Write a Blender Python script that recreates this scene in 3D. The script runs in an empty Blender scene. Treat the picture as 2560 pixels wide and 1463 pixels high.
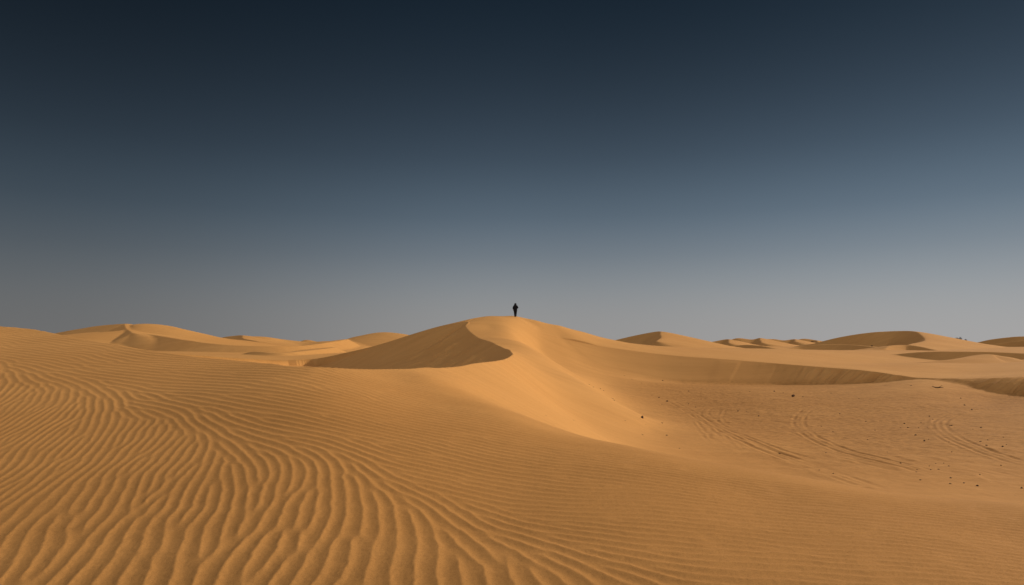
import bpy, bmesh, math, random
import numpy as np
from mathutils import Vector, Matrix

# ------------------------------------------------------------------ basics
F_PX = 1707.0            # focal length in photo pixels (24 mm on a 36 mm frame, 2560 px wide)
U0, V0 = 1280.0, 856.0   # vanishing column / horizon row of the photo
EYE = 1.6                # eye height over the sand; terrain maths below is relative to the eye
rng = np.random.default_rng(7)
random.seed(7)
scene = bpy.context.scene
col = scene.collection
R = math.radians
SUN_AZ, SUN_EL = 66.0, 24.5      # azimuth clockwise from the view direction (+Y), elevation


def P(u, v, Y):
    """photo pixel at depth Y -> point relative to the eye"""
    return ((u - U0) / F_PX * Y, Y, (V0 - v) / F_PX * Y)


def smooth(a, b, x):
    t = np.clip((x - a) / (b - a), 0, 1)
    return t * t * (3 - 2 * t)


def vnoise(x, y, seed=0):
    """value noise, quintic, -1..1"""
    xi = np.floor(x).astype(np.int64); yi = np.floor(y).astype(np.int64)
    xf = x - xi; yf = y - yi
    def h(i, j):
        n = (i * 374761393 + j * 668265263 + seed * 974711) & 0x7fffffff
        n = ((n ^ (n >> 13)) * 1274126177) & 0x7fffffff
        return ((n ^ (n >> 16)) & 0xffff) / 32767.5 - 1.0
    u = xf ** 3 * (xf * (xf * 6 - 15) + 10); w = yf ** 3 * (yf * (yf * 6 - 15) + 10)
    a = h(xi, yi); b = h(xi + 1, yi); c = h(xi, yi + 1); d = h(xi + 1, yi + 1)
    return (a * (1 - u) + b * u) * (1 - w) + (c * (1 - u) + d * u) * w


def fbm(x, y, oct=4, seed=0):
    s = 0; a = 1; t = 0
    for o in range(oct):
        s = s + a * vnoise(x * 2 ** o + 17.3 * o, y * 2 ** o - 9.1 * o, seed + o); t += a; a *= .5
    return s / t


# ------------------------------------------------------------------ sheets
OFF = 3.0                # columns of the grid converge OFF metres behind the camera


def warp(X, Y):
    r = np.maximum(Y + OFF, .3)
    return X / r * 1.9, np.log(r)


class Sheet:
    """thin-plate sheet through 3-D points"""
    def __init__(self, pts, lam=1e-4):
        p = np.array(pts, float)
        a, b = warp(p[:, 0], p[:, 1])
        self.c = np.stack([a, b], 1); n = len(p)
        d2 = ((self.c[:, None] - self.c[None]) ** 2).sum(-1)
        K = .5 * d2 * np.log(d2 + 1e-12) + lam * np.eye(n)
        Q = np.concatenate([np.ones((n, 1)), self.c], 1)
        A = np.zeros((n + 3, n + 3)); A[:n, :n] = K; A[:n, n:] = Q; A[n:, :n] = Q.T
        sol = np.linalg.solve(A, np.concatenate([p[:, 2], np.zeros(3)]))
        self.w = sol[:n]; self.q = sol[n:]

    def __call__(self, X, Y):
        a, b = warp(X, Y); out = np.empty(a.shape); af = a.ravel(); bf = b.ravel(); of = out.ravel()
        for i in range(0, af.size, 60000):
            x = af[i:i + 60000].astype(np.float32); y = bf[i:i + 60000].astype(np.float32)
            d2 = (x[:, None] - self.c[None, :, 0].astype(np.float32)) ** 2 + (y[:, None] - self.c[None, :, 1].astype(np.float32)) ** 2
            K = .5 * d2 * np.log(d2 + 1e-12)
            of[i:i + 60000] = K @ self.w.astype(np.float32) + self.q[0] + self.q[1] * x + self.q[2] * y
        return of.reshape(a.shape)


# foreground slope, spur, peak and basin floor
def FG(u, v):
    """point of the tilted foreground slope seen at a photo pixel"""
    return P(u, v, 2.546 / (.1916 + .04 * (u - U0) / F_PX + (v - V0) / F_PX))


PF = [(-9, -2, -3.0), (-3, -2, -2.6), (0, -2, -2.5), (3, -2, -2.1), (9, -2, -2.0),
      (-7, 1, -2.63), (-3, 1, -2.47), (0, 1, -2.2), (3, 1, -1.78), (8, 2, -1.9)]
PF += [P(*t) for t in [
    (1280, 1463, 4.68), (1920, 1463, 4.75), (2560, 1463, 5.0),
    (1280, 1250, 6.6), (1920, 1250, 7.3), (2560, 1340, 6.7),
    (1280, 1100, 9.0), (1560, 1113, 10.2), (1080, 1000, 11.2), (1270, 1037, 11.0), (1000, 950, 12.6), (1000, 923, 14.5), (1080, 920, 18), (1150, 915, 23),
    (-400, 790, 19.5), (-1000, 770, 19),
    (1250, 900, 36), (1281, 887, 44), (1278, 879, 49), (1265, 871.5, 54.5), (1240, 862, 61), (1200, 847, 69), (1172, 828, 75), (1165, 815, 78), (1180, 798, 83),
    (1215, 792, 86), (1250, 791.5, 87), (1290, 793, 87.5), (1340, 815, 88), (1400, 845, 87), (1460, 868, 90), (1530, 895, 93),
    # spur
    (1315, 884, 53), (1300, 856, 66.5), (1280, 833, 77), (1225, 818, 78.5), (1340, 917, 47), (1400, 935, 48), (1461, 957, 48.5), (1530, 1000, 46), (1600, 1050, 42),
    (1300, 960, 29), (1300, 1025, 17.5), (1200, 985, 15.5), (1150, 950, 16.5), (1400, 1000, 38), (1450, 1060, 31), (1400, 1071, 18.5), (1500, 1090, 27),
    (1060, 944, 13.4), (1420, 1084, 10.9), (1700, 1141, 9.9), (1850, 1168, 9.5), (2000, 1195, 9.1), (2300, 1244, 8.7), (2560, 1262, 8.7),
    # concave flank under the wall
    (1345, 893, 76), (1400, 921, 75), (1460, 943, 73), (1350, 868, 82), (1400, 887, 82.5), (1450, 905, 82.8), (1500, 922, 83),
    # basin floor
    (1550, 1020, 51), (1620, 1070, 41), (1720, 1100, 37.5), (1700, 1160, 29.5), (1900, 1000, 62), (1900, 1100, 38), (2100, 1050, 48), (2100, 1180, 28.2),
    (2400, 1035, 49), (2400, 1100, 36), (2400, 1200, 25.8), (2560, 1040, 46), (2560, 1240, 22.8), (2000, 1215, 25.5), (2900, 1100, 34), (3300, 1040, 42), (3200, 1260, 17),
    (1900, 1230, 20), (2250, 1290, 17), (1650, 1190, 19.5),
    (1520, 968, 72), (1600, 966, 76), (1800, 968, 77), (2000, 968, 77), (2200, 962, 74), (2300, 949, 74), (2350, 962, 68.5), (2420, 988, 62.5), (2480, 1003, 60), (2560, 1008, 56), (2700, 1010, 52),
]]
PF += [FG(*t) for t in [(-700, 1250), (-700, 1080), (0, 1463), (640, 1463), (0, 1250), (640, 1250), (0, 1100), (640, 1100), (0, 1000), (400, 1000), (800, 1000), (0, 930), (400, 930), (800, 940),
                        (0, 870), (200, 885), (0, 815), (200, 845), (400, 880), (600, 901), (800, 917)]]
PF += [(2.6, 93, .8), (5.5, 95, -.6), (0, 96, .4), (-4, 96, .4), (1.2, 92, 1.9), (6, 93.5, .0), (0, 112, -2.5), (20, 105, -5.2), (45, 100, -5.2), (80, 95, -5.4), (20, 170, -7), (90, 170, -7), (-30, 110, -4)]
SF = Sheet(PF)

# upper ground: behind the wall, back of the main dune, plain to the right
PU = [P(*t) for t in [
    (1250, 791.5, 87), (1340, 802, 89.5), (1460, 831, 95),
    (1165, 812, 79), (1180, 798, 83), (1215, 792, 86), (1290, 793, 87.5), (1400, 815, 91), (1530, 850, 98),
    (1100, 816, 82.5), (1020, 839, 85), (900, 880, 88.8), (795, 915, 92.6),
    (1320, 830, 85), (1400, 845, 86.6), (1500, 865, 87.6), (1600, 880, 87.8), (1700, 890, 87.4), (1900, 905, 85.8), (2050, 917, 83), (2150, 925, 80.4), (2290, 942, 76.5),
    (1280, 833, 77), (1310, 850, 76), (1500, 880, 82),
    (1600, 863, 106), (1700, 868, 112), (1800, 872, 125), (2000, 876, 130), (2200, 884, 145), (2300, 905, 122), (2400, 905, 127), (2520, 904, 122), (2200, 901, 118), (2100, 905, 101), (2300, 908, 100), (2200, 908, 112),
    (2350, 908, 112), (2420, 934, 84), (2560, 932, 80), (2560, 908, 100), (2360, 945, 73.5), (2450, 945, 70.5), (2560, 941, 66.5), (2900, 930, 60), (2600, 890, 130),
    (3200, 900, 110),
    (2050, 876, 212), (2150, 876, 208), (1600, 868, 190), (1900, 874, 190), (2200, 876, 185), (2600, 872, 200), (3200, 868, 200), (1500, 866, 400), (2000, 864, 400), (2600, 864, 400),
]]
PU += [(2.8, 97, 1.6), (6.3, 100, .4), (3, 107, -.2), (10, 108, -1.2), (0, 98, 1.7), (-5, 97, .6), (0, 112, -1.8), (-14, 98, -1.4), (-34, 94, -4.6), (-25, 110, -4.2), (-24, 78, -5), (-40, 80, -6), (-70, 80, -7), (-60, 120, -5), (0, 150, -3), (-100, 200, -6), (-200, 400, -7), (0, 400, -4)]
SU = Sheet(PU)

# interdune ground on the left, behind the foreground crest
PB = [P(*t) for t in [(795, 915, 93), (700, 906, 96), (850, 897, 104), (560, 900, 96), (400, 890, 105), (900, 885, 120), (1000, 878, 150), (600, 874, 150),
                      (200, 870, 150), (800, 868, 240), (200, 866, 300), (1000, 864, 500), (-500, 868, 200)]]
PB += [(-8, 43, -3.4), (-25, 45, -3.4), (-45, 40, -3.0), (-80, 50, -3.4), (-20, 70, -3.4), (-50, 75, -3.2)]
SB = Sheet(PB)


# ------------------------------------------------------------------ polylines
def resample(pts, n, closed=False):
    p = np.array(pts, float)
    # Catmull-Rom through the points
    q = np.concatenate([[2 * p[0] - p[1]], p, [2 * p[-1] - p[-2]]])
    out = []
    for i in range(1, len(q) - 2):
        t = np.linspace(0, 1, 24, endpoint=False)[:, None]
        a, b, c, d = q[i - 1], q[i], q[i + 1], q[i + 2]
        out.append(.5 * (2 * b + (c - a) * t + (2 * a - 5 * b + 4 * c - d) * t ** 2 + (3 * b - a - 3 * c + d) * t ** 3))
    out = np.concatenate(out + [p[-1:]])
    L = np.concatenate([[0], np.cumsum(np.linalg.norm(np.diff(out[:, :2], axis=0), axis=1))])
    s = np.linspace(0, L[-1], n)
    return np.stack([np.interp(s, L, out[:, k]) for k in range(out.shape[1])], 1), s


def inside(poly, X, Y):
    r = np.zeros(X.shape, bool); n = len(poly)
    for i in range(n):
        x1, y1 = poly[i]; x2, y2 = poly[(i + 1) % n]
        if y1 == y2: continue
        c = ((y1 > Y) != (y2 > Y)) & (X < (x2 - x1) * (Y - y1) / (y2 - y1) + x1)
        r ^= c
    return r


def near(poly, s, X, Y, power=3.0):
    """distance, blended crest height, signed side (-1..1, + = left of travel), arc position"""
    n = X.size; D = np.empty(n); Z = np.empty(n); S = np.empty(n); A = np.empty(n)
    tan = np.gradient(poly[:, :2], axis=0); tan /= np.linalg.norm(tan, axis=1)[:, None]
    px = poly[:, 0].astype(np.float32); py = poly[:, 1].astype(np.float32); pz = poly[:, 2].astype(np.float32)
    for i in range(0, n, 40000):
        x = X[i:i + 40000].astype(np.float32); y = Y[i:i + 40000].astype(np.float32)
        dx = x[:, None] - px; dy = y[:, None] - py
        d2 = dx * dx + dy * dy
        k = d2.argmin(1); r = np.arange(len(x))
        # refine onto neighbouring segments
        best = d2[r, k].astype(float); bz = pz[k].astype(float); ba = s[k].astype(float)
        for o in (-1, 1):
            j = np.clip(k + o, 0, len(px) - 1)
            ex = px[j] - px[k]; ey = py[j] - py[k]; L2 = ex * ex + ey * ey + 1e-12
            t = np.clip((dx[r, k] * ex + dy[r, k] * ey) / L2, 0, 1)
            qx = dx[r, k] - t * ex; qy = dy[r, k] - t * ey; q2 = qx * qx + qy * qy
            m = q2 < best
            best[m] = q2[m]; bz[m] = (pz[k] + t * (pz[j] - pz[k]))[m]; ba[m] = (s[k] + t * (s[j] - s[k]))[m]
        d = np.sqrt(best)
        w = 1.0 / (d2 + .05) ** power
        zb = (w * pz).sum(1) / w.sum(1)
        f = smooth(.0, 6.0, d)
        Z[i:i + 40000] = bz * (1 - f) + zb * f
        D[i:i + 40000] = d; A[i:i + 40000] = ba
        tk = tan[k]
        S[i:i + 40000] = (tk[:, 0] * dy[r, k] - tk[:, 1] * dx[r, k]) / (np.sqrt(d2[r, k]) + 1e-6)
    return D, Z, S, A


# rim of the shaded bowl: from the left along the foreground crest, round the hook, up the brink, back down the far ridge
RIM = [P(*t) for t in [(-2500, 760, 17), (-1000, 770, 19), (-400, 790, 19.5)]] + [FG(*t) for t in [(0, 815), (200, 845), (400, 880), (600, 901), (800, 917)]] + [P(*t) for t in [(1000, 923, 14.5), (1080, 920, 18), (1150, 915, 23),
                       (1250, 900, 36), (1281, 887, 44), (1278, 879, 49), (1265, 871.5, 54.5), (1240, 862, 61), (1200, 847, 69), (1174, 829, 75), (1164, 815, 78), (1168, 803, 80.5),
                       (1100, 817, 82.5), (1020, 839, 85), (900, 880, 88.8), (795, 916, 92.6), (740, 928, 91), (700, 932, 89), (600, 935, 80), (300, 930, 60)]]
rim, rim_s = resample(RIM, 900)
_k = np.hypot(rim[:, 0] - P(1164, 815, 78)[0], rim[:, 1] - 78).argmin()
rim[:_k, 2] = SF(rim[:_k, 0], rim[:_k, 1])
_h = np.hypot(rim[:, 0] - P(795, 916, 92.6)[0], rim[:, 1] - 92.6).argmin() - 2
rim[_h:, 2] = np.minimum(SB(rim[_h:, 0], rim[_h:, 1]), -1.2) - .06
rim_hook = rim_s[np.hypot(rim[:, 0] - P(1281, 887, 44)[0], rim[:, 1] - 44).argmin()]
rim_poly = [tuple(p[:2]) for p in rim] + [(-60, 62), (-200, 66), (-200, 10)]
WALL = [P(*t) for t in [(500, 930, 96), (700, 925, 94), (795, 915, 92.6), (900, 880, 88.8), (1020, 839, 85), (1100, 817, 82.5), (1165, 804, 81.5), (1180, 799, 83), (1210, 797, 85), (1270, 816, 83.5), (1320, 831, 84.6), (1400, 845, 86.6), (1500, 865, 87.6), (1600, 880, 87.8), (1700, 890, 87.4), (1900, 905, 85.8), (2050, 917, 83), (2150, 925, 80.4),
                        (2240, 935, 77.6), (2300, 943, 75), (2360, 945, 72.8), (2450, 945, 70.2), (2560, 941, 66.5), (2900, 930, 60), (3600, 915, 62)]]
wall, wall_s = resample(WALL, 420)
wall_a0 = wall_s[np.abs(wall[:, 0] - P(1320, 830, 83)[0]).argmin()]; wall_a1 = wall_s[np.abs(wall[:, 0] - P(2300, 943, 76)[0]).argmin()]
wall_poly = [tuple(p[:2]) for p in wall[::2]] + [(400, 90), (400, 900), (-300, 900), (-300, 98)]


def ridge(T, X, Y, pts, side, tl=.60, tw=.24, n=60, crisp=True, soft=0.0, jag=0.0):
    """a dune: brink line, slip face (tan tl) on `side` (+1 left of travel), windward slope tw"""
    pl, s = resample([P(*t) for t in pts], n)
    ext = (pl[:, 2].max() + 9) / min(tw, tl)
    m = (X > pl[:, 0].min() - ext) & (X < pl[:, 0].max() + ext) & (Y > pl[:, 1].min() - ext) & (Y < pl[:, 1].max() + ext)
    if not m.any(): return T
    d, z, sd, a = near(pl, s, X[m], Y[m])
    w = smooth(-.6, .6, sd * side)
    ww = tw * d * d / (d + 2.0) if crisp else tw * (np.sqrt(d * d + 9) - 3)
    ll = tl * d if crisp else tl * (np.sqrt(d * d + 4) - 2)
    if jag: ll = ll + jag * fbm(a / 2.5, d / 25, 3, 5) * smooth(0, 2, d)
    h = z - (ww * (1 - w) + ll * w)
    t = T[m]; k = .25 + soft
    # smooth union so that toes feather out
    hh = np.clip(.5 + .5 * (h - t) / k, 0, 1)
    T[m] = t * (1 - hh) + h * hh + k * hh * (1 - hh) * .5
    return T


def terrain(X, Y):
    """height relative to the eye at flat arrays X, Y (no ripples)"""
    T = np.full(X.shape, -6.0)
    nearm = Y < 140
    f = np.full(X.shape, -50.0); f[nearm] = SF(X[nearm], Y[nearm])
    um = Y > 55
    u = np.full(X.shape, -50.0); u[um] = SU(X[um], Y[um])
    fade = smooth(300, 700, Y); u = u * (1 - fade) + -6 * fade
    # the wall: upper ground cut by its slip face
    wm = um & (Y < 100)
    north = inside(wall_poly, X, Y)
    ws = np.zeros(X.shape); wd = np.zeros(X.shape)
    m = wm & ~north
    d, z, sd, a = near(wall, wall_s, X[m], Y[m])
    # avalanche chutes run down the face
    run = smooth(0, .7, d) * (1 - smooth(4, 8, d))
    warp_a = a + .35 * d + 1.2 * vnoise(a / 7, d / 9, 3)
    chute = fbm(warp_a / .85, d / 9, 3, 11)
    big = smooth(.35, .6, vnoise(warp_a / 2.8, d / 20, 12))
    softcrest = smooth(wall_a1 - 1, wall_a1 + 5, a)
    slope = .68 * (1 - softcrest) + .58 * softcrest
    dd = d * (1 - softcrest) + (np.sqrt(d * d + 4.0) - 2.0 + .1 * d) * softcrest
    cut = z - slope * dd * (1 - .30 * smooth(3, 10, dd)) + (run * .20 * chute * smooth(26, 40, a - wall_a0) + .06 * big * smooth(12, 20, a - wall_a0) * smooth(0, .7, d) * (1 - smooth(3, 7, d)))
    ends = smooth(wall_a1 - 16, wall_a1 - 6, a) * (1 - smooth(wall_a1 - 1, wall_a1 + 2, a))
    gully = np.maximum(0, fbm((a + .5 * d) / .55, d / 4, 2, 14) + .15)
    cut = cut - ends * .75 * gully * smooth(0, .5, d) * (1 - smooth(1.2, 3.2, d))
    u[m] = np.minimum(u[m], cut)
    # cut stays continuous with the sheet at the brink; union with the floor
    k = .35
    h = np.clip(.5 + .5 * (u - f) / k, 0, 1)
    T = f * (1 - h) + u * h + k * h * (1 - h) * .5
    # left side: bowl and interdune ground
    b = np.full(X.shape, -50.0); bm = (Y > 10) & (X < 40); b[bm] = SB(X[bm], Y[bm])
    b = np.where(bm, np.minimum(b, -1.2), b); b = b * (1 - fade) + -6 * fade
    R_ = inside(rim_poly, X, Y)
    T = np.where(R_, b, np.maximum(T, b - 40 * smooth(-16, -6, X)))
    d, z, sd, a = near(rim, rim_s, X[R_], Y[R_])
    lump = fbm(a / 2.2 + d / 6, d / 2.6 - a / 8, 4, 21)
    band = smooth(.8, 2.2, d) * (1 - smooth(4, 9, d)) * smooth(rim_hook, rim_hook + 5, a) * (1 - smooth(rim_hook + 30, rim_hook + 42, a))
    cut = z - .63 * d * (1 - .30 * smooth(2, 11, d)) + band * np.maximum(0, lump - .1) * .7 + .10 * fbm(a / 1.8, d / 12, 3, 22) * smooth(.3, 2.5, d) * (1 - smooth(rim_s[-1] - 75, rim_s[-1] - 55, a))
    t = b[R_]; dpt = smooth(-26, -15, X[R_]); t = t * (1 - dpt) + (-7.0) * dpt; k = .8
    h = np.clip(.5 + .5 * (cut - t) / k, 0, 1)
    T[R_] = t * (1 - h) + cut * h + k * h * (1 - h) * .5

    far = Y > 60
    Xf = X[far]; Yf = Y[far]; Z = T[far]; left = R_[far] | (Xf < -5)
    rd = lambda *a, **k: ridge(Z, Xf, Yf, *a, **k)
    # ---- left dunes
    rd([(60, 848, 178), (140, 833, 172), (240, 815.5, 162), (312, 809.5, 153)], -1, tl=.40, tw=.2)
    rd([(296, 832, 150), (325, 815, 152), (356, 810, 152), (400, 812, 152), (450, 821, 152), (500, 833, 154), (545, 846, 158)], -1, tl=.20, tw=.2, crisp=False)
    rd([(311, 810, 151), (314, 819, 147), (322, 826, 143), (330, 832, 136)], -1, tl=.52, tw=.2)
    rd([(322, 828, 143), (360, 834, 137), (400, 840, 133), (460, 850, 128), (560, 862, 124), (680, 866, 124), (760, 864, 128), (830, 855, 136), (870, 848, 148)], -1, tl=.52, tw=.15, jag=.05)
    rd([(580, 892, 121), (630, 879.5, 114), (700, 883, 111), (780, 876, 117), (840, 868, 128)], -1, tl=.5, tw=.1)
    rd([(850, 856, 172), (880, 845, 172), (920, 837, 170), (967, 831, 166), (1040, 842, 162), (1110, 862, 160)], -1, tl=.2, tw=.2, crisp=False)
    rd([(890, 843, 172), (868, 850, 160), (845, 858, 148), (815, 866, 138), (790, 874, 130)], -1, tl=.5, tw=.16)
    rd([(530, 850, 275), (565, 842, 270), (603, 838.5, 262), (608, 846, 245), (650, 855, 225)], -1, tl=.6, tw=.14)
    rd([(590, 850, 262), (615, 842, 262), (660, 842, 262), (710, 849, 265), (770, 855, 265), (830, 853, 262), (880, 860, 260)], -1, tl=.18, tw=.2, crisp=False)
    rd([(740, 858, 420), (765, 850, 420), (800, 856, 420)], -1, tl=.5, tw=.2)
    # ---- right dunes
    rd([(1515, 856, 208), (1560, 845, 205), (1605, 835, 200), (1647, 828.5, 194), (1651, 836, 186), (1653, 844, 178), (1640, 853, 165)], 1 - 2, tl=.62, tw=.2)
    rd([(1664, 850, 202), (1670, 835.5, 200), (1700, 842, 200), (1740, 853, 205), (1790, 862, 210)], -1, tl=.2, tw=.3, crisp=False)
    rd([(1825, 866, 240), (1860, 862.5, 234), (1900, 865, 223), (1945, 873, 210)], -1, tl=.62, tw=.1)
    rd([(1965, 874, 232), (2000, 867, 234), (2050, 861.5, 232), (2110, 861, 227), (2180, 867, 215), (2215, 873, 206)], -1, tl=.62, tw=.1)
    rd([(2030, 860, 292), (2100, 843, 286), (2180, 831, 280), (2250, 827.5, 274), (2288, 829, 265), (2304, 838, 254), (2313, 848, 242), (2306, 854, 230), (2270, 861, 216)], -1, tl=.58, tw=.2)
    rd([(2328, 848, 270), (2334, 839, 270), (2350, 841, 270), (2420, 854, 276), (2500, 866, 280)], -1, tl=.2, tw=.3, crisp=False)
    rd([(2212, 873, 190), (2228, 864.5, 194), (2265, 863, 196), (2300, 867, 192), (2345, 877, 184)], -1, tl=.64, tw=.14)
    rd([(2240, 886, 142), (2290, 881, 138), (2350, 879, 134), (2450, 879.5, 130), (2520, 882, 127), (2600, 886, 123)], -1, tl=.62, tw=.05)
    rd([(2330, 904, 112), (2400, 897, 113), (2440, 891, 115), (2471, 885.5, 117), (2500, 890, 116), (2545, 899, 113), (2640, 912, 110)], -1, tl=.17, tw=.35, crisp=False)
    rd([(2485, 890, 158), (2530, 886, 154), (2600, 884, 148), (2720, 892, 140)], -1, tl=.5, tw=.1)
    rd([(2395, 868, 350), (2440, 857, 345), (2490, 847, 338), (2570, 841, 325), (2700, 850, 310)], -1, tl=.62, tw=.2)
    rd([(2440, 868, 300), (2490, 860, 296), (2550, 852, 290), (2620, 848, 280), (2750, 860, 265)], -1, tl=.62, tw=.2)
    # the far bunch
    rd([(1755, 860, 430), (1790, 853, 432), (1818, 848, 430), (1822, 853, 415), (1823, 858, 395)], -1, tl=.6, tw=.2)
    rd([(1820, 852, 474), (1845, 845.5, 472), (1880, 849, 470), (1898, 845, 468), (1901, 850, 450), (1905, 857, 425)], -1, tl=.6, tw=.2)
    rd([(1900, 848, 500), (1935, 848, 500), (1960, 851, 498), (1986, 848, 495), (1988, 854, 470)], -1, tl=.6, tw=.2)
    rd([(1980, 854, 520), (2008, 847, 520), (2040, 851, 515), (2048, 856, 500), (2090, 860, 490)], -1, tl=.6, tw=.2)
    T[far] = Z
    # gentle irregularities
    amp = .05 * smooth(8, 60, Y)
    T = T + amp * fbm(X / 9, Y / 9, 3, 31) + .015 * fbm(X / 2.3, Y / 2.3, 3, 32) * smooth(2, 10, Y)
    return T


# ------------------------------------------------------------------ wind ripples
GX0, GX1, GY0, GY1, GD = -21.0, 15.0, -2.0, 30.0, .025


def build_ripples():
    """ripple trains grown from noise: oriented band-pass filtering, iterated, so that crests fork and end as real ones do"""
    gx = np.arange(GX0, GX1, GD); gy = np.arange(GY0, GY1, GD)
    X, Y = np.meshgrid(gx, gy, indexing='ij')
    Yc = np.maximum(Y, 1.2); u = X / Yc
    # line where the two ripple trains meet
    Yd = np.interp(u, [-1.2, -.75, -.6, -.398, -.164, .129, .3, .6], [15, 11.6, 10.0, 7.9, 6.4, 5.0, 4.1, 3.2])
    q = np.log(Yd / Yc) + .09 * fbm(X / 1.6, Y / 1.6, 3, 41)
    t = smooth(-.20, .20, q)
    aB = -4 - 26 * (1 - smooth(-.6, .25, u))
    aA = -84 + 10 * (1 - smooth(-.7, -.1, u))
    al = aB * (1 - t) + aA * t + 10 * fbm(X / 1.3, Y / 1.3, 3, 42) + 12 * t * fbm(X / .55, Y / .55, 2, 44)
    kv = (np.radians(al) + np.pi / 2) % np.pi
    lam = (.168 - .058 * smooth(4.7, 7.2, Yc)) * t + (.135 + .03 * smooth(7, 12, Yc)) * (1 - t)
    lam = lam * (1 + .12 * fbm(X / 2.2, Y / 2.2, 2, 45))
    n0, n1 = X.shape
    NK = 14; LB = np.array([.105, .123, .144, .168])
    k0 = np.fft.fftfreq(n0, GD)[:, None]; k1 = np.fft.rfftfreq(n1, GD)[None]
    kr = np.sqrt(k0 ** 2 + k1 ** 2); ka = np.arctan2(k1, k0) % np.pi
    lw = np.interp(np.log(lam), np.log(LB), np.arange(4.0))
    banks = []
    for j in range(4):
        wz = np.clip(1 - np.abs(lw - j), 0, 1)
        rad = np.exp(-.5 * ((kr - 1 / LB[j]) / (.19 / LB[j])) ** 2)
        for i in range(NK):
            c = np.pi * i / NK
            da = np.abs((ka - c + np.pi / 2) % np.pi - np.pi / 2)
            dk = np.abs((kv - c + np.pi / 2) % np.pi - np.pi / 2)
            w = (np.clip(1 - dk / (np.pi / NK), 0, 1) * wz)[:, :].astype(np.float32)
            if (w > .05).sum() > 1500: banks.append(((rad * np.exp(-.5 * (da / np.radians(13)) ** 2)).astype(np.float32), w, j, c))
    f = rng.standard_normal((n0, n1)).astype(np.float32)
    for it in range(5):
        Fh = np.fft.rfft2(f); o = np.zeros_like(f)
        for g, w, _, _ in banks: o += w * np.fft.irfft2(Fh * g, s=f.shape).astype(np.float32)
        lp = np.exp(-.5 * (kr / 1.6) ** 2)
        env = np.sqrt(np.maximum(np.fft.irfft2(np.fft.rfft2(o * o) * lp, s=f.shape), 1e-10) * 2)
        f = np.tanh(1.25 * o / (env + 1e-6)).astype(np.float32)
    # analytic signal of the last pass: its phase lets the crest be drawn as a knife edge with a steeper lee side
    Fh = np.fft.fft2(f); k1f = np.fft.fftfreq(n1, GD)[None]
    krf = np.sqrt(k0 ** 2 + k1f ** 2); kaf = np.arctan2(k1f, k0)
    z = np.zeros(f.shape, np.complex64)
    for g, w, j, c in banks:
        cc = c - np.pi if c > R(135) else c
        da = np.abs((kaf - cc + np.pi) % (2 * np.pi) - np.pi)
        gf = np.exp(-.5 * ((krf - 1 / LB[j]) / (.22 / LB[j])) ** 2) * np.exp(-.5 * (da / np.radians(13)) ** 2)
        z += w * np.fft.ifft2(Fh * gf)
    env = np.sqrt(np.maximum(np.fft.irfft2(np.fft.rfft2(np.abs(z) ** 2) * lp, s=f.shape), 1e-12))
    z = z / (env + .05 * env.mean())
    return lam.astype(np.float32), z, t.astype(np.float32)


def ripple_height(X, Y, grid):
    lm, h, t = grid
    # crests wander a little at the scale of a hand
    wob = .014 * smooth(14, 6, Y) if False else .014 * (1 - smooth(6, 14, Y))
    a = (X + wob * fbm(X / .11, Y / .11, 3, 46) - GX0) / GD; b = (Y + wob * fbm(X / .11 + 9, Y / .11, 3, 47) - GY0) / GD
    ok = (a > 1) & (a < h.shape[0] - 3) & (b > 1) & (b < h.shape[1] - 3)
    a = np.clip(a, 1, h.shape[0] - 3); b = np.clip(b, 1, h.shape[1] - 3)
    i = a.astype(int); j = b.astype(int); fa = (a - i); fb = (b - j)
    def cub(p0, p1, p2, p3, t):
        return p1 + .5 * t * (p2 - p0 + t * (2 * p0 - 5 * p1 + 4 * p2 - p3 + t * (3 * (p1 - p2) + p3 - p0)))
    rows = [cub(h[i + k, j - 1], h[i + k, j], h[i + k, j + 1], h[i + k, j + 2], fb) for k in (-1, 0, 1, 2)]
    z = cub(*rows, fa)
    p = (np.angle(z) / (2 * np.pi)) % 1.0
    pt = .43
    v = np.where(p < pt, 1 - np.sin(np.pi / 2 * p / pt), 1 - np.sin(np.pi / 2 * (1 - p) / (1 - pt)))
    v = (v - .36) * np.clip(np.abs(z), 0, 1.15) ** .8
    return np.where(ok, v, 0), np.where(ok, t[i, j], 0), lm[i, j]


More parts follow.
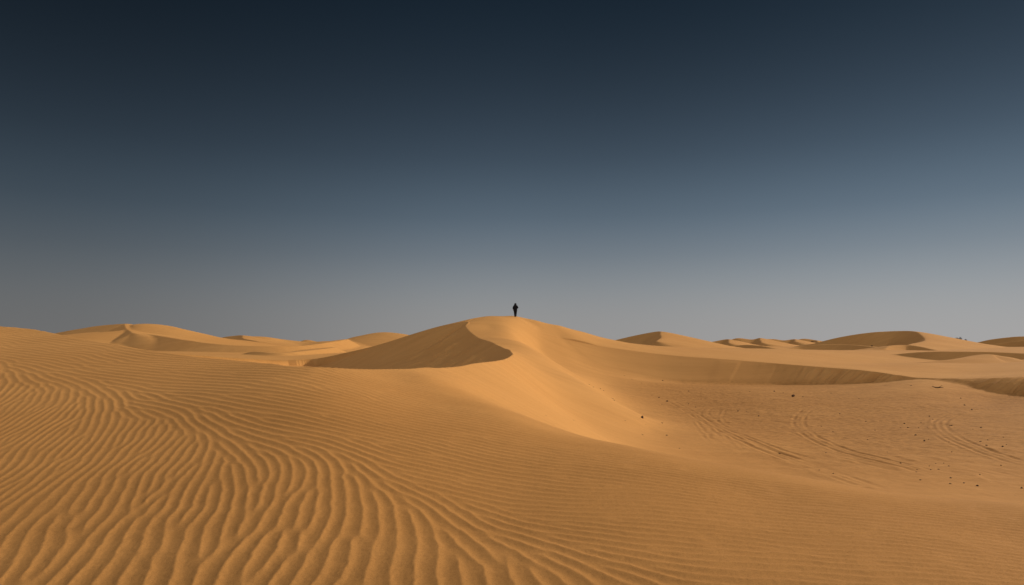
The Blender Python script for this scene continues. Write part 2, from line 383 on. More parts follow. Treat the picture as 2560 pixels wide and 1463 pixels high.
# ------------------------------------------------------------------ tyre tracks and other marks on the basin floor (photo pixels)
TRACKS = [  # (points, half spacing in metres, depth)
    ([(1672, 1000), (1725, 1030), (1800, 1072), (1870, 1105), (1950, 1138), (2040, 1170), (2140, 1205), (2230, 1235)], .32, .022),
    ([(1830, 1008), (1775, 1020), (1762, 1035), (1785, 1055), (1830, 1082), (1900, 1110), (1990, 1140), (2090, 1165)], .3, .022),
    ([(2095, 1004), (2030, 1020), (2002, 1040), (1998, 1062), (2020, 1085), (2060, 1108), (2120, 1130), (2200, 1150), (2290, 1172), (2380, 1200)], .34, .026),
    ([(2490, 1020), (2420, 1030), (2375, 1040), (2350, 1055), (2352, 1072), (2385, 1095), (2440, 1120), (2510, 1145), (2600, 1172)], .36, .027),
    ([(1690, 1020), (1760, 1014), (1850, 1000), (1950, 985), (2050, 980), (2180, 976)], .25, .014),
    ([(1745, 1045), (1770, 1075), (1800, 1100), (1815, 1110)], .25, .014),
    ([(1960, 1072), (2010, 1092), (2080, 1120)], .2, .012),
    ([(1820, 1150), (1850, 1132), (1890, 1120)], .2, .012),
    ([(2200, 1090), (2230, 1075), (2280, 1068)], .2, .012),
    ([(1735, 1052), (1760, 1085), (1790, 1120)], .15, .012),
    ([(1790, 1065), (1830, 1100), (1850, 1130)], .15, .012),
    ([(1810, 1020), (1800, 1045), (1815, 1068)], .2, .014),
    ([(1830, 1085), (1880, 1110), (1905, 1135)], .2, .010),
    ([(2105, 985), (2040, 982), (1960, 990), (1870, 988)], .2, .012),
    ([(2560, 1205), (2480, 1180), (2400, 1168), (2320, 1160)], .3, .014),
    ([(2330, 1045), (2345, 1080), (2400, 1115), (2470, 1140)], .3, .014),
    ([(2060, 1130), (2150, 1150), (2250, 1175), (2330, 1190)], .4, .016),
]


def ground_hits(uv):
    """where photo pixels meet the terrain"""
    out = []
    Ys = np.exp(np.linspace(np.log(21), np.log(130), 2600))
    for (u, v) in uv:
        X = (u - U0) / F_PX * Ys
        z = terrain(X, Ys)
        ray = (V0 - v) / F_PX * Ys
        below = np.nonzero(z > ray)[0]
        k = below[0] if len(below) else len(Ys) - 1
        if k > 0:
            a = ray[k - 1] - z[k - 1]; b = ray[k] - z[k]; t = a / (a - b + 1e-9)
            Y = Ys[k - 1] + t * (Ys[k] - Ys[k - 1])
        else: Y = Ys[0]
        out.append(((u - U0) / F_PX * Y, Y))
    return out


def track_relief(X, Y):
    o = np.zeros(X.shape)
    for pts, hs, dep in TRACKS:
        g = ground_hits(pts)
        pl, s = resample([(x, y, 0) for x, y in g], 160)
        m = (X > pl[:, 0].min() - 3) & (X < pl[:, 0].max() + 3) & (Y > pl[:, 1].min() - 3) & (Y < pl[:, 1].max() + 3)
        if not m.any(): continue
        d, z, sd, a = near(pl, s, X[m], Y[m])
        e = d * np.sign(sd)
        fade = smooth(0, 2, a) * (1 - smooth(s[-1] - 4, s[-1], a)) * (.65 + .5 * vnoise(a / 2.0, a * 0, 51))
        r = np.zeros(d.shape)
        for c in (-hs, hs):
            q = np.abs(e - c)
            r += -dep * np.exp(-(q / .10) ** 2) + .6 * dep * np.exp(-((q - .20) / .08) ** 2)
        o[m] += r * fade
    # churned, pebbly ground
    fl = smooth(20, 26, Y) * (1 - smooth(70, 84, Y)) * smooth(6, 14, X)
    o += fl * (.03 * fbm(X / 1.1 + Y * .3, Y / 1.6, 4, 61) + .010 * fbm(X / .3, Y / .5, 3, 63) + .06 * np.maximum(0, fbm(X / .9, Y / 1.8, 3, 62) - .25))
    return o


# ------------------------------------------------------------------ the ground mesh
QUAL = 1.0


def make_rows():
    segs = [(-2.4, 3.0, .05), (3.0, 6.0, .016), (6.0, 9.0, .02), (9.0, 14.0, .028), (14.0, 24.0, .045), (24.0, 40.0, .07), (40.0, 70.0, .075), (70.0, 96.0, .065), (96, 135, .16), (135, 210, .25), (210, 300, .35), (300, 560, .7)]
    r = []
    for a, b, d in segs: r.append(np.arange(a, b, d / QUAL))
    r.append(np.geomspace(560, 9000, 40))
    return np.concatenate(r)


def make_cols():
    a = np.linspace(-.79, .79, int(1250 * QUAL))
    b = np.linspace(.79, 1.5, 130)[1:] ; c = np.linspace(1.5, 4.0, 24)[1:]
    return np.concatenate([-c[::-1], -b[::-1], a, b, c])


def build_ground():
    Yr = make_rows(); S = make_cols()
    nr, nc = len(Yr), len(S)
    Yg = np.repeat(Yr[:, None], nc, 1); Xg = S[None] * (Yg + OFF)
    X = Xg.ravel(); Y = Yg.ravel()
    print('ground verts', X.size)
    T = terrain(X, Y)
    grid = build_ripples()
    m = Y < 29.5
    v, t, lam = ripple_height(X[m], Y[m], grid)
    Ym = Y[m]; Xm = X[m]
    patch = .8 + .35 * fbm(Xm / 2.7, Ym / 2.7, 3, 71)
    amp = lam * (.106 * t + .135 * (1 - t)) * patch * (1 - smooth(9, 13, -Xm - 4) * 0)
    amp = amp * (1 - .5 * smooth(8, 16, Ym)) * (1 - smooth(20, 28, Ym))
    # smooth beyond the rounded crest of the foreground dune
    cy = np.interp(Xm / np.maximum(Ym, 1), [-.26, -.13, 0, .08, .164, .25, .42, .6, .75, 1.2], [60, 17.5, 12, 11.3, 10.8, 10.2, 9.5, 9.1, 9.1, 9.5])
    amp = amp * (1 - smooth(cy * .78, cy * 1.02, Ym))
    T[m] += v * amp
    # sand grain scale roughness near the camera
    g = Y < 12
    T[g] += .0016 * fbm(X[g] / .02, Y[g] / .02, 3, 81) * (1 - smooth(5, 12, Y[g])) + .002 * fbm(X[g] / .16, Y[g] / .16, 3, 82)
    tm = (Y > 18) & (Y < 110) & (X > 2)
    T[tm] += track_relief(X[tm], Y[tm])
    me = bpy.data.meshes.new('sand')
    me.vertices.add(nr * nc)
    co = np.stack([X, Y, T + EYE], 1).astype(np.float32)
    me.vertices.foreach_set('co', co.ravel())
    i = np.arange(nr - 1)[:, None] * nc + np.arange(nc - 1)[None]
    q = np.stack([i, i + 1, i + nc + 1, i + nc], -1).reshape(-1).astype(np.int32)
    nf = (nr - 1) * (nc - 1)
    me.loops.add(nf * 4); me.polygons.add(nf)
    me.loops.foreach_set('vertex_index', q)
    me.polygons.foreach_set('loop_start', np.arange(0, nf * 4, 4, dtype=np.int32))
    me.polygons.foreach_set('use_smooth', np.ones(nf, bool))
    me.update(calc_edges=True)
    o = bpy.data.objects.new('ground', me); col.objects.link(o)
    o['kind'] = 'structure'
    return o


# ------------------------------------------------------------------ materials
def new_mat(name):
    m = bpy.data.materials.new(name); m.use_nodes = True
    nt = m.node_tree; return m, nt, nt.nodes['Principled BSDF']


def sand_material():
    m, nt, b = new_mat('sand')
    N = nt.nodes; L = nt.links
    geo = N.new('ShaderNodeNewGeometry')
    def noise(scale, detail=4, rough=.55, vec=None):
        n = N.new('ShaderNodeTexNoise'); n.inputs['Scale'].default_value = scale; n.inputs['Detail'].default_value = detail; n.inputs['Roughness'].default_value = rough
        L.new(vec or geo.outputs['Position'], n.inputs['Vector']); return n
    def ramp(fac, stops):
        r = N.new('ShaderNodeValToRGB'); e = r.color_ramp.elements
        while len(e) < len(stops): e.new(.5)
        for el, (p, c) in zip(e, stops): el.position = p; el.color = (*c, 1)
        L.new(fac, r.inputs['Fac']); return r
    broad = noise(.06, 5)
    base = ramp(broad.outputs['Fac'], [(.3, (.60, .287, .081)), (.7, (.65, .322, .095))])
    # individual grains: pale quartz and dark minerals
    grain = noise(150, 4, .75)
    gr = ramp(grain.outputs['Fac'], [(.33, (.45, .42, .40)), (.47, (.96, .96, .96)), (.68, (1.06, 1.05, 1.04))])
    mid = noise(38, 4, .65)
    mr = ramp(mid.outputs['Fac'], [(.25, (.86, .84, .82)), (.6, (1, 1, 1))])
    def mul(a, b_, f=1.0):
        x = N.new('ShaderNodeMix'); x.data_type = 'RGBA'; x.blend_type = 'MULTIPLY'; x.inputs['Factor'].default_value = f
        L.new(a, x.inputs['A']); L.new(b_, x.inputs['B']); return x.outputs['Result']
    c = mul(base.outputs['Color'], gr.outputs['Color'], .85)
    c = mul(c, mr.outputs['Color'], .7)
    # wind streaks (coarser, paler grains drawn out along the wind)
    mp = N.new('ShaderNodeMapping'); mp.inputs['Rotation'].default_value = (0, 0, R(62)); mp.inputs['Scale'].default_value = (.05, .9, .3)
    L.new(geo.outputs['Position'], mp.inputs['Vector'])
    st = noise(1.0, 5, .6, mp.outputs['Vector'])
    sr = ramp(st.outputs['Fac'], [(.32, (.90, .885, .86)), (.62, (1, 1, 1))])
    c = mul(c, sr.outputs['Color'], .8)
    sp = N.new('ShaderNodeSeparateXYZ'); L.new(geo.outputs['Position'], sp.inputs[0])
    # coarse brown lag gravel collects on the floor of the hollow
    def mr_(v, a0, a1, b0, b1):
        n = N.new('ShaderNodeMapRange'); n.interpolation_type = 'SMOOTHSTEP'
        for k, x in enumerate((a0, a1, b0, b1)): n.inputs[k + 1].default_value = x
        L.new(v, n.inputs[0]); return n.outputs[0]
    def mm(op, a, b_):
        n = N.new('ShaderNodeMath'); n.operation = op
        for k, v in enumerate((a, b_)):
            if isinstance(v, float): n.inputs[k].default_value = v
            else: L.new(v, n.inputs[k])
        return n.outputs[0]
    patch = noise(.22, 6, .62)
    # coarser, browner grains on the near rippled slope, darkened further to imitate lens vignetting
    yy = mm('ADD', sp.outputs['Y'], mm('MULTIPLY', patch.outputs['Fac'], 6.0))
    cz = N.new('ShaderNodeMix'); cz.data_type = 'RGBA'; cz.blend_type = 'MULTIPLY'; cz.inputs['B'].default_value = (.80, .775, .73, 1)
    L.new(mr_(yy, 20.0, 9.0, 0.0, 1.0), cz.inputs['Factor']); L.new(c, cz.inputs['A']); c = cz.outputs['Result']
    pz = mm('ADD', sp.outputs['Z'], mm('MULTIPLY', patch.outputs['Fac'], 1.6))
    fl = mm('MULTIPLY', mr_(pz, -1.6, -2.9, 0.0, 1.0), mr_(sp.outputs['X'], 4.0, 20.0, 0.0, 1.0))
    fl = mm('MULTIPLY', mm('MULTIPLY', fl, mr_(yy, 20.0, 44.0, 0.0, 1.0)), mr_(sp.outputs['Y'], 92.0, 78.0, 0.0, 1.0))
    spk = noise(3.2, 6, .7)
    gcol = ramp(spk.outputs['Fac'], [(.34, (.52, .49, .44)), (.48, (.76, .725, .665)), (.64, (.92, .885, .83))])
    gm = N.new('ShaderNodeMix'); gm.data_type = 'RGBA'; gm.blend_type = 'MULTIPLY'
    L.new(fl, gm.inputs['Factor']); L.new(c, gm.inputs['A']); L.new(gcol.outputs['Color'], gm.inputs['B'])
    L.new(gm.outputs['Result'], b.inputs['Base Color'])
    b.inputs['Roughness'].default_value = .95
    b.inputs['Specular IOR Level'].default_value = .08
    bump = N.new('ShaderNodeBump'); bump.inputs['Strength'].default_value = .55; bump.inputs['Distance'].default_value = .0035
    n1 = noise(300, 3, .7); L.new(n1.outputs['Fac'], bump.inputs['Height'])
    bump2 = N.new('ShaderNodeBump'); bump2.inputs['Strength'].default_value = .35; bump2.inputs['Distance'].default_value = .12
    L.new(st.outputs['Fac'], bump2.inputs['Height']); L.new(bump.outputs['Normal'], bump2.inputs['Normal'])
    L.new(bump2.outputs['Normal'], b.inputs['Normal'])
    return m


def plain(name, c, rough=.9, var=.25, scale=8):
    m, nt, b = new_mat(name)
    N = nt.nodes; L = nt.links
    n = N.new('ShaderNodeTexNoise'); n.inputs['Scale'].default_value = scale; n.inputs['Detail'].default_value = 5
    tc = N.new('ShaderNodeTexCoord'); L.new(tc.outputs['Object'], n.inputs['Vector'])
    r = N.new('ShaderNodeValToRGB'); e = r.color_ramp.elements
    e[0].position = .3; e[1].position = .75
    e[0].color = (*[x * (1 - var) for x in c], 1); e[1].color = (*[min(1, x * (1 + var)) for x in c], 1)
    L.new(n.outputs['Fac'], r.inputs['Fac']); L.new(r.outputs['Color'], b.inputs['Base Color'])
    b.inputs['Roughness'].default_value = rough; b.inputs['Specular IOR Level'].default_value = .15
    bp = N.new('ShaderNodeBump'); bp.inputs['Strength'].default_value = .4; bp.inputs['Distance'].default_value = .01
    L.new(n.outputs['Fac'], bp.inputs['Height']); L.new(bp.outputs['Normal'], b.inputs['Normal'])
    return m


ground = build_ground()
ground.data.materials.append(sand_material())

# ------------------------------------------------------------------ light
w = bpy.data.worlds.new('World'); scene.world = w; w.use_nodes = True
nt = w.node_tree; N = nt.nodes; L = nt.links
bg = N['Background']
sky = N.new('ShaderNodeTexSky'); sky.sky_type = 'NISHITA'; sky.sun_disc = False
sky.sun_elevation = R(SUN_EL); sky.sun_rotation = R(SUN_AZ)
sky.air_density = 1.0; sky.dust_density = 1.5; sky.ozone_density = 1.0
SKY_FILL = (1.75, 1.3, .9)
SKY_STRENGTH = .15; EXPOSURE = -.1
bg.inputs['Strength'].default_value = SKY_STRENGTH
# dark blue-grey gradient only in the view sector; the rest stays bright as fill
tcw = N.new('ShaderNodeTexCoord'); sep = N.new('ShaderNodeSeparateXYZ')
L.new(tcw.outputs['Generated'], sep.inputs[0])


def lin(c): return tuple((x / 255 / 12.92) if x < 10.3 else ((x / 255 + .055) / 1.055) ** 2.4 for x in c)


SKY_TONES = [(0.0, (150, 148, 147)), (.04, (147, 147, 147)), (.08, (135, 140, 144)), (.125, (113, 123, 132)), (.18, (88, 104, 118)), (.26, (60, 74, 88)), (.355, (39, 51, 63)), (.45, (23, 36, 48)), (.60, (13, 22, 33))]
kk = 1.0 / SKY_STRENGTH / 2 ** EXPOSURE


def colour_ramp(fac, stops):
    r = N.new('ShaderNodeValToRGB'); e = r.color_ramp.elements
    while len(e) < len(stops): e.new(.5)
    for el, (p, c) in zip(e, stops): el.position = p; el.color = (*c, 1)
    r.color_ramp.interpolation = 'B_SPLINE'
    L.new(fac, r.inputs['Fac']); return r


def mathn(op, a, b=None, c=None):
    n = N.new('ShaderNodeMath'); n.operation = op
    for i, v in enumerate((a, b, c)):
        if v is None: continue
        if isinstance(v, (int, float)): n.inputs[i].default_value = v
        else: L.new(v, n.inputs[i])
    return n.outputs[0]


def maprange(v, a, b, c, d, kind='SMOOTHSTEP'):
    n = N.new('ShaderNodeMapRange'); n.interpolation_type = kind
    for i, x in enumerate((a, b, c, d)): n.inputs[i + 1].default_value = x
    L.new(v, n.inputs[0]); return n.outputs[0]


rp = colour_ramp(sep.outputs['Z'], [(p, lin(c)) for p, c in SKY_TONES])
side = maprange(sep.outputs['X'], -.62, .05, .52, 1.0)
side2 = maprange(sep.outputs['X'], .05, .62, 1.0, 1.25)
gain = mathn('MULTIPLY', mathn('MULTIPLY', side, side2), kk)
deep = N.new('ShaderNodeVectorMath'); deep.operation = 'SCALE'
west = N.new('ShaderNodeMix'); west.data_type = 'RGBA'; west.blend_type = 'MULTIPLY'; west.inputs['Factor'].default_value = 1.0
tint = colour_ramp(maprange(sep.outputs['X'], -.62, .02, 0.0, 1.0), [(0.0, (.955, .985, 1.10)), (1.0, (1, 1, 1))])
L.new(rp.outputs['Color'], west.inputs['A']); L.new(tint.outputs['Color'], west.inputs['B'])
L.new(west.outputs['Result'], deep.inputs[0]); L.new(gain, deep.inputs['Scale'])
a0 = R(-16)
dot = mathn('ADD', mathn('MULTIPLY', sep.outputs['X'], math.sin(a0)), mathn('MULTIPLY', sep.outputs['Y'], math.cos(a0)))
W_ = maprange(dot, .30, .50, 0.0, 1.0)
mx = N.new('ShaderNodeMix'); mx.data_type = 'RGBA'
L.new(W_, mx.inputs['Factor'])
fill_mix = N.new('ShaderNodeMix'); fill_mix.data_type = 'RGBA'; fill_mix.blend_type = 'ADD'; fill_mix.inputs['Factor'].default_value = 1.0
L.new(sky.outputs['Color'], fill_mix.inputs['A']); fill_mix.inputs['B'].default_value = (*SKY_FILL, 1)     # even warm fill added to the unseen sky to lift the shade
L.new(fill_mix.outputs['Result'], mx.inputs['A']); L.new(deep.outputs[0], mx.inputs['B'])
L.new(mx.outputs['Result'], bg.inputs['Color'])

sd = bpy.data.lights.new('sun', 'SUN'); so = bpy.data.objects.new('sun', sd); col.objects.link(so)
sd.energy = 2.75; sd.angle = R(.53); sd.color = (1.0, .92, .80)
az, el = R(SUN_AZ), R(SUN_EL)
dirv = Vector((math.sin(az) * math.cos(el), math.cos(az) * math.cos(el), math.sin(el)))
so.rotation_euler = dirv.to_track_quat('Z', 'Y').to_euler()
so.location = dirv * 60

# ------------------------------------------------------------------ camera
cd = bpy.data.cameras.new('camera'); co = bpy.data.objects.new('camera', cd); col.objects.link(co)
cd.lens = 24.0; cd.sensor_width = 36.0; cd.clip_start = .05; cd.clip_end = 20000
co.location = (0, 0, EYE); co.rotation_euler = (R(90), 0, 0)
cd.shift_y = (V0 - 731.5) / 2560.0
scene.camera = co
scene.view_settings.view_transform = 'Standard'; scene.view_settings.look = 'None'
scene.view_settings.exposure = EXPOSURE; scene.view_settings.gamma = 1.0


# ------------------------------------------------------------------ things
def tag(o, label=None, cat=None, group=None, kind=None):
    if label: o['label'] = label
    if cat: o['category'] = cat
    if group: o['group'] = group
    if kind: o['kind'] = kind
    return o


def empty(name, loc, rz=0):
    o = bpy.data.objects.new(name, None); col.objects.link(o); o.location = loc; o.rotation_euler = (0, 0, rz)
    o.empty_display_size = .2
    return o


def mesh_obj(name, bm, mat, parent=None, smooth_=True):
    me = bpy.data.meshes.new(name); bm.to_mesh(me); bm.free()
    if smooth_:
        for p in me.polygons: p.use_smooth = True
    me.materials.append(mat)
    o = bpy.data.objects.new(name, me); col.objects.link(o)
    if parent: o.parent = parent
    return o


def skinned(name, verts, edges, radii, mat, parent, root=0, sub=2):
    """one continuous surface grown over a skeleton of joints"""
    me = bpy.data.meshes.new(name); me.from_pydata(verts, edges, []); me.update()
    tmp = bpy.data.objects.new(name, me); col.objects.link(tmp)
    sk = tmp.modifiers.new('skin', 'SKIN'); sk.use_smooth_shade = True
    if not me.skin_vertices:
        bpy.context.view_layer.objects.active = tmp; bpy.ops.mesh.customdata_skin_add()
    for i, r in enumerate(radii):
        v = me.skin_vertices[0].data[i]
        v.radius = r if isinstance(r, tuple) else (r, r); v.use_root = (i == root)
    ss = tmp.modifiers.new('sub', 'SUBSURF'); ss.levels = sub; ss.render_levels = sub
    dg = bpy.context.evaluated_depsgraph_get(); dg.update()
    nm = bpy.data.meshes.new_from_object(tmp.evaluated_get(dg))
    nm.name = name
    bpy.data.objects.remove(tmp)
    for p in nm.polygons: p.use_smooth = True
    nm.materials.clear(); nm.materials.append(mat)
    o = bpy.data.objects.new(name, nm); col.objects.link(o); o.parent = parent
    return o


def ground_z(x, y):
    return float(terrain(np.array([x], float), np.array([y], float))[0]) + EYE


# ---- the walker on the crest
black = plain('black_cloth', (.010, .010, .011), .95, .2, 30)
skin_m = plain('skin', (.30, .17, .11), .6, .1, 20)
hair_m = plain('hair', (.008, .007, .006), .7, .2, 60)
shoe_m = plain('shoe_leather', (.014, .010, .008), .7, .2, 30)
wx, wy = (1288.5 - U0) / F_PX * 87.0, 87.0
person = empty('person', (wx, wy, ground_z(wx, wy) - .015)); person.scale = (1.16, 1.12, 1.035)
tag(person, 'lone person in black clothes walking along the crest of the tallest dune', 'person')


def hand(V, E, Rr, wrist, d, side, up):
    """palm, four bent fingers and a thumb; d = direction of the hand, side = thumb side, up = palm normal"""
    w = Vector(V[wrist]); d = Vector(d).normalized(); side = Vector(side).normalized(); up = Vector(up).normalized()
    def add(p, r, a):
        V.append(tuple(p)); Rr.append(r); E.append((a, len(V) - 1)); return len(V) - 1
    palm = add(w + d * .06, (.030, .020), wrist)
    for k, (o_, L_) in enumerate([(.028, .072), (.009, .080), (-.010, .075), (-.028, .058)]):
        b = add(w + d * .095 + side * o_, .0088, palm)
        m_ = add(w + d * (.095 + L_ * .5) + side * o_ * 1.1 - up * .010, .0080, b)
        add(w + d * (.095 + L_ * .85) + side * o_ * 1.1 - up * .032, .0070, m_)
    t1 = add(w + d * .045 + side * .036 - up * .008, .0105, palm)
    add(w + d * .082 + side * .050 - up * .024, .0085, t1)


V = [(0, 0, .93), (0, .01, 1.14), (0, .02, 1.33), (0, .03, 1.46), (0, .045, 1.545), (0, .05, 1.63), (0, .05, 1.70),
     (-.16, .02, 1.405), (-.235, .0, 1.15), (-.225, .09, .93), (.16, .02, 1.405), (.255, -.03, 1.15), (.155, .15, 1.12),
     (-.085, 0, .89), (-.075, .03, .50), (-.052, -.12, .11), (-.055, .04, .045), (.085, 0, .89), (.068, .12, .51), (.048, .17, .12), (.052, .31, .045),
     (0, .155, 1.605), (-.075, .05, 1.61), (.075, .05, 1.61), (0, .135, 1.56)]
E = [(0, 1), (1, 2), (2, 3), (3, 4), (4, 5), (5, 6), (2, 7), (7, 8), (8, 9), (2, 10), (10, 11), (11, 12), (0, 13), (13, 14), (14, 15), (15, 16), (0, 17), (17, 18), (18, 19), (19, 20),
     (5, 21), (5, 22), (5, 23), (4, 24)]
Rr = [(.15, .11), (.13, .095), (.155, .105), .055, .062, (.078, .092), (.05, .06), .056, .042, .028, .056, .042, .028,
      .085, .055, .036, .03, .085, .055, .036, .03, .013, .012, .012, .03]
hand(V, E, Rr, 9, (0.02, .12, -1), (.2, 1, .1), (-1, 0, 0))
hand(V, E, Rr, 12, (-.9, .4, .05), (0, .1, 1), (.1, -1, 0))
skinned('body', V, E, Rr, skin_m, person)
# loose dark coat with sleeves
V = [(0, 0, .86), (0, .005, 1.0), (0, .01, 1.17), (0, .02, 1.34), (0, .03, 1.44), (-.165, .02, 1.40), (-.235, .0, 1.15), (-.228, .075, .965), (.165, .02, 1.40), (.262, -.03, 1.15), (.175, .13, 1.125), (0, .01, .56)]
E = [(11, 0), (0, 1), (1, 2), (2, 3), (3, 4), (3, 5), (5, 6), (6, 7), (3, 8), (8, 9), (9, 10)]
Rr = [(.225, .17), (.225, .165), (.22, .155), (.215, .145), (.12, .10), .105, .09, .065, .105, .098, .066, (.19, .15)]
skinned('coat', V, E, Rr, black, person, root=3)
V = [(0, 0, .94), (-.09, 0, .86), (-.076, .03, .50), (-.053, -.118, .085), (.09, 0, .86), (.069, .12, .51), (.049, .168, .095)]
E = [(0, 1), (1, 2), (2, 3), (0, 4), (4, 5), (5, 6)]
skinned('trousers', V, E, [(.16, .13), .118, .094, .07, .118, .094, .07], black, person)
# long loose hair falling over the shoulders
bm = bmesh.new(); rings = []
for zz, cx, cy, ra, rb in [(1.745, 0, .045, .03, .03), (1.725, 0, .045, .075, .08), (1.68, 0, .04, .112, .115), (1.61, -.004, .03, .128, .122), (1.53, -.012, .01, .136, .112), (1.45, -.022, -.015, .15, .098), (1.37, -.032, -.04, .15, .082), (1.28, -.04, -.065, .125, .062), (1.21, -.045, -.075, .07, .035)]:
    ring = []
    for k in range(20):
        an = 2 * math.pi * k / 20
        wv = 1 + .05 * math.sin(5 * an + zz * 9)
        ring.append(bm.verts.new((cx + ra * wv * math.cos(an), cy + rb * wv * math.sin(an), zz + .012 * math.sin(3 * an))))
    rings.append(ring)
for r0, r1 in zip(rings, rings[1:]):
    for k in range(20): bm.faces.new((r0[k], r1[k], r1[(k + 1) % 20], r0[(k + 1) % 20]))
bm.faces.new(rings[0][::1]); bm.faces.new(rings[-1][::-1])
bmesh.ops.recalc_face_normals(bm, faces=bm.faces)
mesh_obj('hair', bm, hair_m, person)
for sx, sy in ((-.055, -.12), (.05, .17)):
    V = [(sx, sy - .05, .05), (sx, sy + .05, .045), (sx, sy + .17, .035)]
    skinned('shoe', V, [(0, 1), (1, 2)], [(.045, .045), (.048, .04), (.036, .028)], shoe_m, person)

# ---- stones and litter on the floor of the hollow
stone_m = plain('dark_stone', (.12, .068, .036), .9, .45, 14)
STONES = [(1580, 949, 4), (1603, 957.5, 3), (1561, 939.5, 3), (1657, 952, 5), (1722, 978, 4), (1936, 979, 6), (1875, 979, 4), (1630, 988, 4), (1648, 994, 6), (1668, 1004, 8), (1655, 1011, 5), (1722, 1010, 4),
          (1753, 998, 4), (1740, 1018, 4), (1845, 1028, 7), (1866, 1030, 4), (1897, 1040.6, 6), (1940, 1038.5, 5), (1434, 1051.6, 4), (1365, 1068, 4), (1614.5, 1062, 3), (1655, 1058, 5), (1667, 1089, 7),
          (1699, 1122, 4), (1532, 997, 6), (1535, 1001, 5), (1473, 962, 4), (1483, 968, 4), (1509, 977, 5), (1501, 972.6, 4), (1606.6, 1087, 7), (1949, 1134, 8), (1563, 1052, 4), (2007.7, 992.5, 4), (2078, 983.4, 4),
          (1958, 983, 4), (2043, 994, 4), (2147.5, 996.8, 5), (2278, 964.4, 5), (2402, 996, 4), (2411.5, 1013.4, 9), (2429.4, 1025, 8), (2435, 1037, 4), (2261, 1059, 6), (2303, 1057, 5), (2323.7, 1041, 5), (2332, 1049.5, 6),
          (2270, 1069.4, 5), (2252, 1070, 5), (2319, 1069.4, 6), (2297, 1070, 5), (2289.4, 1088, 6), (2321.8, 1099, 4), (2311, 1103, 8), (2188, 1076, 5), (2165, 1053.8, 6), (2161.5, 1038.7, 3), (2158, 1070, 3), (2100, 1034.6, 5),
          (2082.7, 1079.8, 4), (2053.4, 1066, 6), (2169, 1099.5, 5), (2453, 1069.4, 8), (2432.6, 1074, 4), (2377.8, 1065, 9), (2508.8, 1093.5, 4), (2469.8, 1100, 4), (2451.6, 1104, 8), (2466.7, 1113.9, 7), (2507, 1117, 7),
          (2520.8, 1124, 6), (2373, 1106, 6), (2219, 1131, 6), (2379.8, 1130, 4), (2339.4, 1159.6, 6), (2359.8, 1158.9, 5), (2372.3, 1166, 6), (2340.6, 1145.7, 4), (2292.5, 1174.7, 6), (2290.8, 1180.8, 8), (2376.6, 1195, 8),
          (2375.4, 1210, 7), (2444, 1214.9, 10), (2449.9, 1188, 7), (2410, 1207.7, 8), (2300.9, 1200, 6), (2327.4, 1174.7, 5), (2323.7, 1165.6, 5), (2279.3, 1168.7, 4), (2554.5, 1221, 8), (2538.8, 1239.4, 5), (2476.4, 1204, 4),
          (2083.4, 1184.3, 6), (2048.6, 1176.5, 5), (2346.6, 1174, 6), (2502.8, 1163.9, 5), (2516, 1111.5, 4), (2065.4, 1132, 7), (2218, 1146.4, 4), (2251.6, 1158.4, 6)]


def stone_mesh(seed, flat=.55, rough=.32, sub=3):
    bm = bmesh.new(); bmesh.ops.create_icosphere(bm, subdivisions=sub, radius=.5)
    co = np.array([v.co[:] for v in bm.verts])
    n = fbm(co[:, 0] * 2.1 + seed * 7.7, co[:, 1] * 2.1 + co[:, 2] * 1.7, 4, 90 + seed)
    n2 = np.abs(vnoise(co[:, 0] * 3 + co[:, 2] * 2, co[:, 1] * 3 + seed, 120 + seed))
    r = 1 + rough * 2 * n - .18 * n2
    for v, k in zip(bm.verts, r):
        v.co = v.co * float(k); v.co.z *= flat; v.co.y *= .75
    return bm


protos = []
hits = ground_hits([(u, v) for u, v, _ in STONES])
for k, ((u, v, size), (x, y)) in enumerate(zip(STONES, hits)):
    shape = k % 6
    if k < 6:
        o = mesh_obj('stone', stone_mesh(k, flat=.45 + .08 * k), stone_m, None, k % 2 == 0); protos.append(o)
    else:
        o = protos[shape].copy(); col.objects.link(o)
    s_ = size * y / F_PX * .72
    o.scale = (s_ * (.9 + .3 * ((k * 37) % 10) / 10), s_, s_ * (.85 + .5 * ((k * 53) % 10) / 10))
    o.rotation_euler = (0, 0, (k * 2.399) % 6.283)
    o.location = (x, y, ground_z(x, y) + .03 * s_)
    if u < 1545 and v < 1005:
        tag(o, 'small stone in the cluster along the foot of the bright sand spur', 'stone', 'stones at the foot of the spur')
    elif u < 1460:
        tag(o, 'tiny dark stone on the smooth bright flank of the spur' + (', nearest its soft lower edge' if u < 1400 else ', higher up its slope'), 'stone')
    elif u < 2000:
        tag(o, 'small dark stone among the sparse ones on the smoother floor beside the spur', 'stone', 'sparse stones beside the spur')
    else:
        tag(o, 'small dark stone in the dense scatter on the far right part of the hollow floor', 'stone', 'dense scatter of stones in the hollow')

(rx, ry), (bx, by), (wx2, wy2) = ground_hits([(1606, 1046), (1983, 992), (2345, 970)])
o = mesh_obj('rock', stone_mesh(11, flat=1.0, rough=.28), stone_m, None, False)
s_ = 6 * ry / F_PX
o.scale = (s_, s_, s_ * 1.35); o.location = (rx, ry, ground_z(rx, ry) + .3 * s_)
tag(o, 'upright dark rock standing alone with a long thin shadow, beside the spur', 'rock')
o = mesh_obj('rock', stone_mesh(12, flat=.9, rough=.2), plain('brown_stone', (.11, .06, .03), .9, .4, 10), None, True)
s_ = 8 * by / F_PX
o.scale = (s_, s_, s_); o.location = (bx, by, ground_z(bx, by) + .3 * s_)
tag(o, 'rounded brown rock, the biggest in the row of stones under the shaded bank', 'rock')

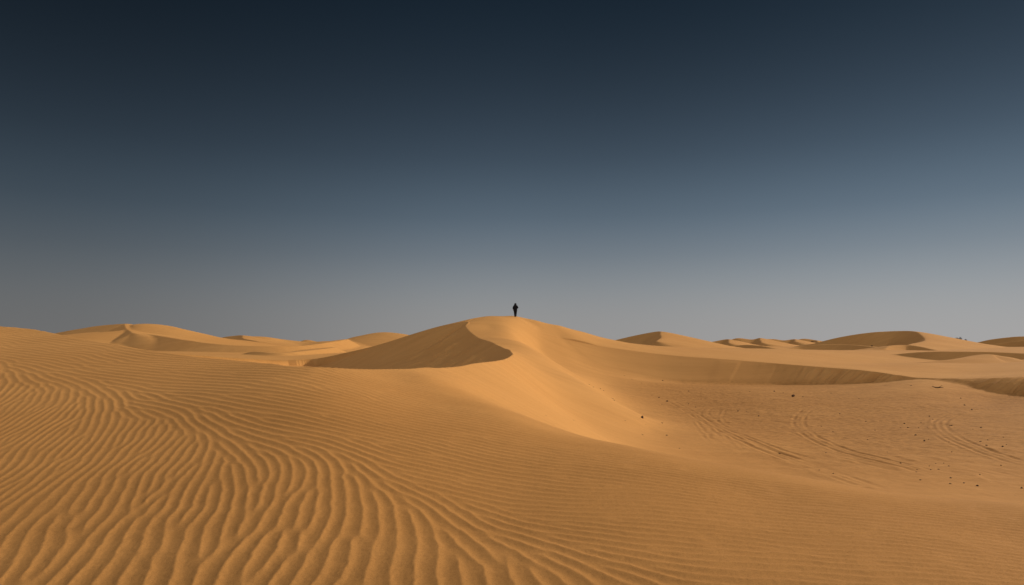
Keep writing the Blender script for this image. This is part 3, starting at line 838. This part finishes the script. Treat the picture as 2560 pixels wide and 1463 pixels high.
# dead branch half buried under the right bank
wood = plain('dead_wood', (.030, .016, .010), .9, .4, 20)
br = empty('dead_branch', (wx2, wy2, ground_z(wx2, wy2)), R(-8))
tag(br, 'dark forked dead branch lying on the sand under the right bank', 'branch')
L_ = 26 * wy2 / F_PX
skinned('limb', [(-L_ * .5, .1, .17), (-L_ * .36, .0, .09), (-L_ * .18, .05, .05), (0, 0, .05), (L_ * .14, -.05, .02), (L_ * .32, .03, .07), (L_ * .5, .0, .05)], [(0, 1), (1, 2), (2, 3), (3, 4), (4, 5), (5, 6)], [.018, .03, .042, .045, .036, .028, .014], wood, br, root=2)
skinned('limb', [(0, 0, .05), (L_ * .1, -.12, .09), (L_ * .18, -.14, .2), (L_ * .3, -.2, .24)], [(0, 1), (1, 2), (2, 3)], [.035, .03, .02, .01], wood, br)

# ---- far shrubs on the dune crests
leaf_m = plain('dry_foliage', (.030, .027, .014), .9, .4, 3)


def shrub(u, v, Y, px, label, group=None, n=260):
    x = (u - U0) / F_PX * Y; z = ground_z(x, Y); w_ = px * Y / F_PX
    root = empty('shrub', (x, Y, z)); tag(root, label, 'shrub', group)
    bm = bmesh.new()
    rr = random.Random(int(u))
    lobes = [(rr.uniform(-.36, .36) * w_, rr.uniform(-.3, .3) * w_, rr.uniform(.12, .3) * w_, rr.uniform(.16, .26) * w_) for _ in range(6)]
    for i in range(n):
        lx, ly, lz, lr = lobes[i % 6]
        d = Vector((rr.gauss(0, 1), rr.gauss(0, 1), rr.gauss(0, 1))).normalized() * lr * rr.random() ** .4
        c = Vector((lx, ly, max(.02 * w_, lz))) + d
        if c.z < 0: c.z = .02
        a = Vector((rr.gauss(0, 1), rr.gauss(0, 1), rr.gauss(0, 1))).normalized(); b = a.orthogonal().normalized(); s = .055 * w_ * rr.uniform(.7, 1.4)
        q = [bm.verts.new(c + a * s), bm.verts.new(c + b * s * .5), bm.verts.new(c - a * s), bm.verts.new(c - b * s * .5)]
        bm.faces.new(q)
    mesh_obj('foliage', bm, leaf_m, root, False)
    skinned('stem', [(0, 0, -.1), (.03 * w_, 0, .15 * w_), (.12 * w_, .03 * w_, .32 * w_), (-.12 * w_, .02 * w_, .3 * w_)], [(0, 1), (1, 2), (1, 3)], [.03 * w_, .025 * w_, .012 * w_, .012 * w_], wood, root)
    return root


shrub(2397, 852, 274, 15, 'dark wide shrub on the skyline right of the large dune with the shaded face')
shrub(2413, 855, 275, 10, 'smaller dark shrub just right of the wide shrub on the skyline')
shrub(2031, 849, 515, 7, 'tiny dark shrub on top of the farthest low dunes')
shrub(2181, 868, 221, 7, 'tiny dark shrub at the tip of the low shaded bank left of the large dune')
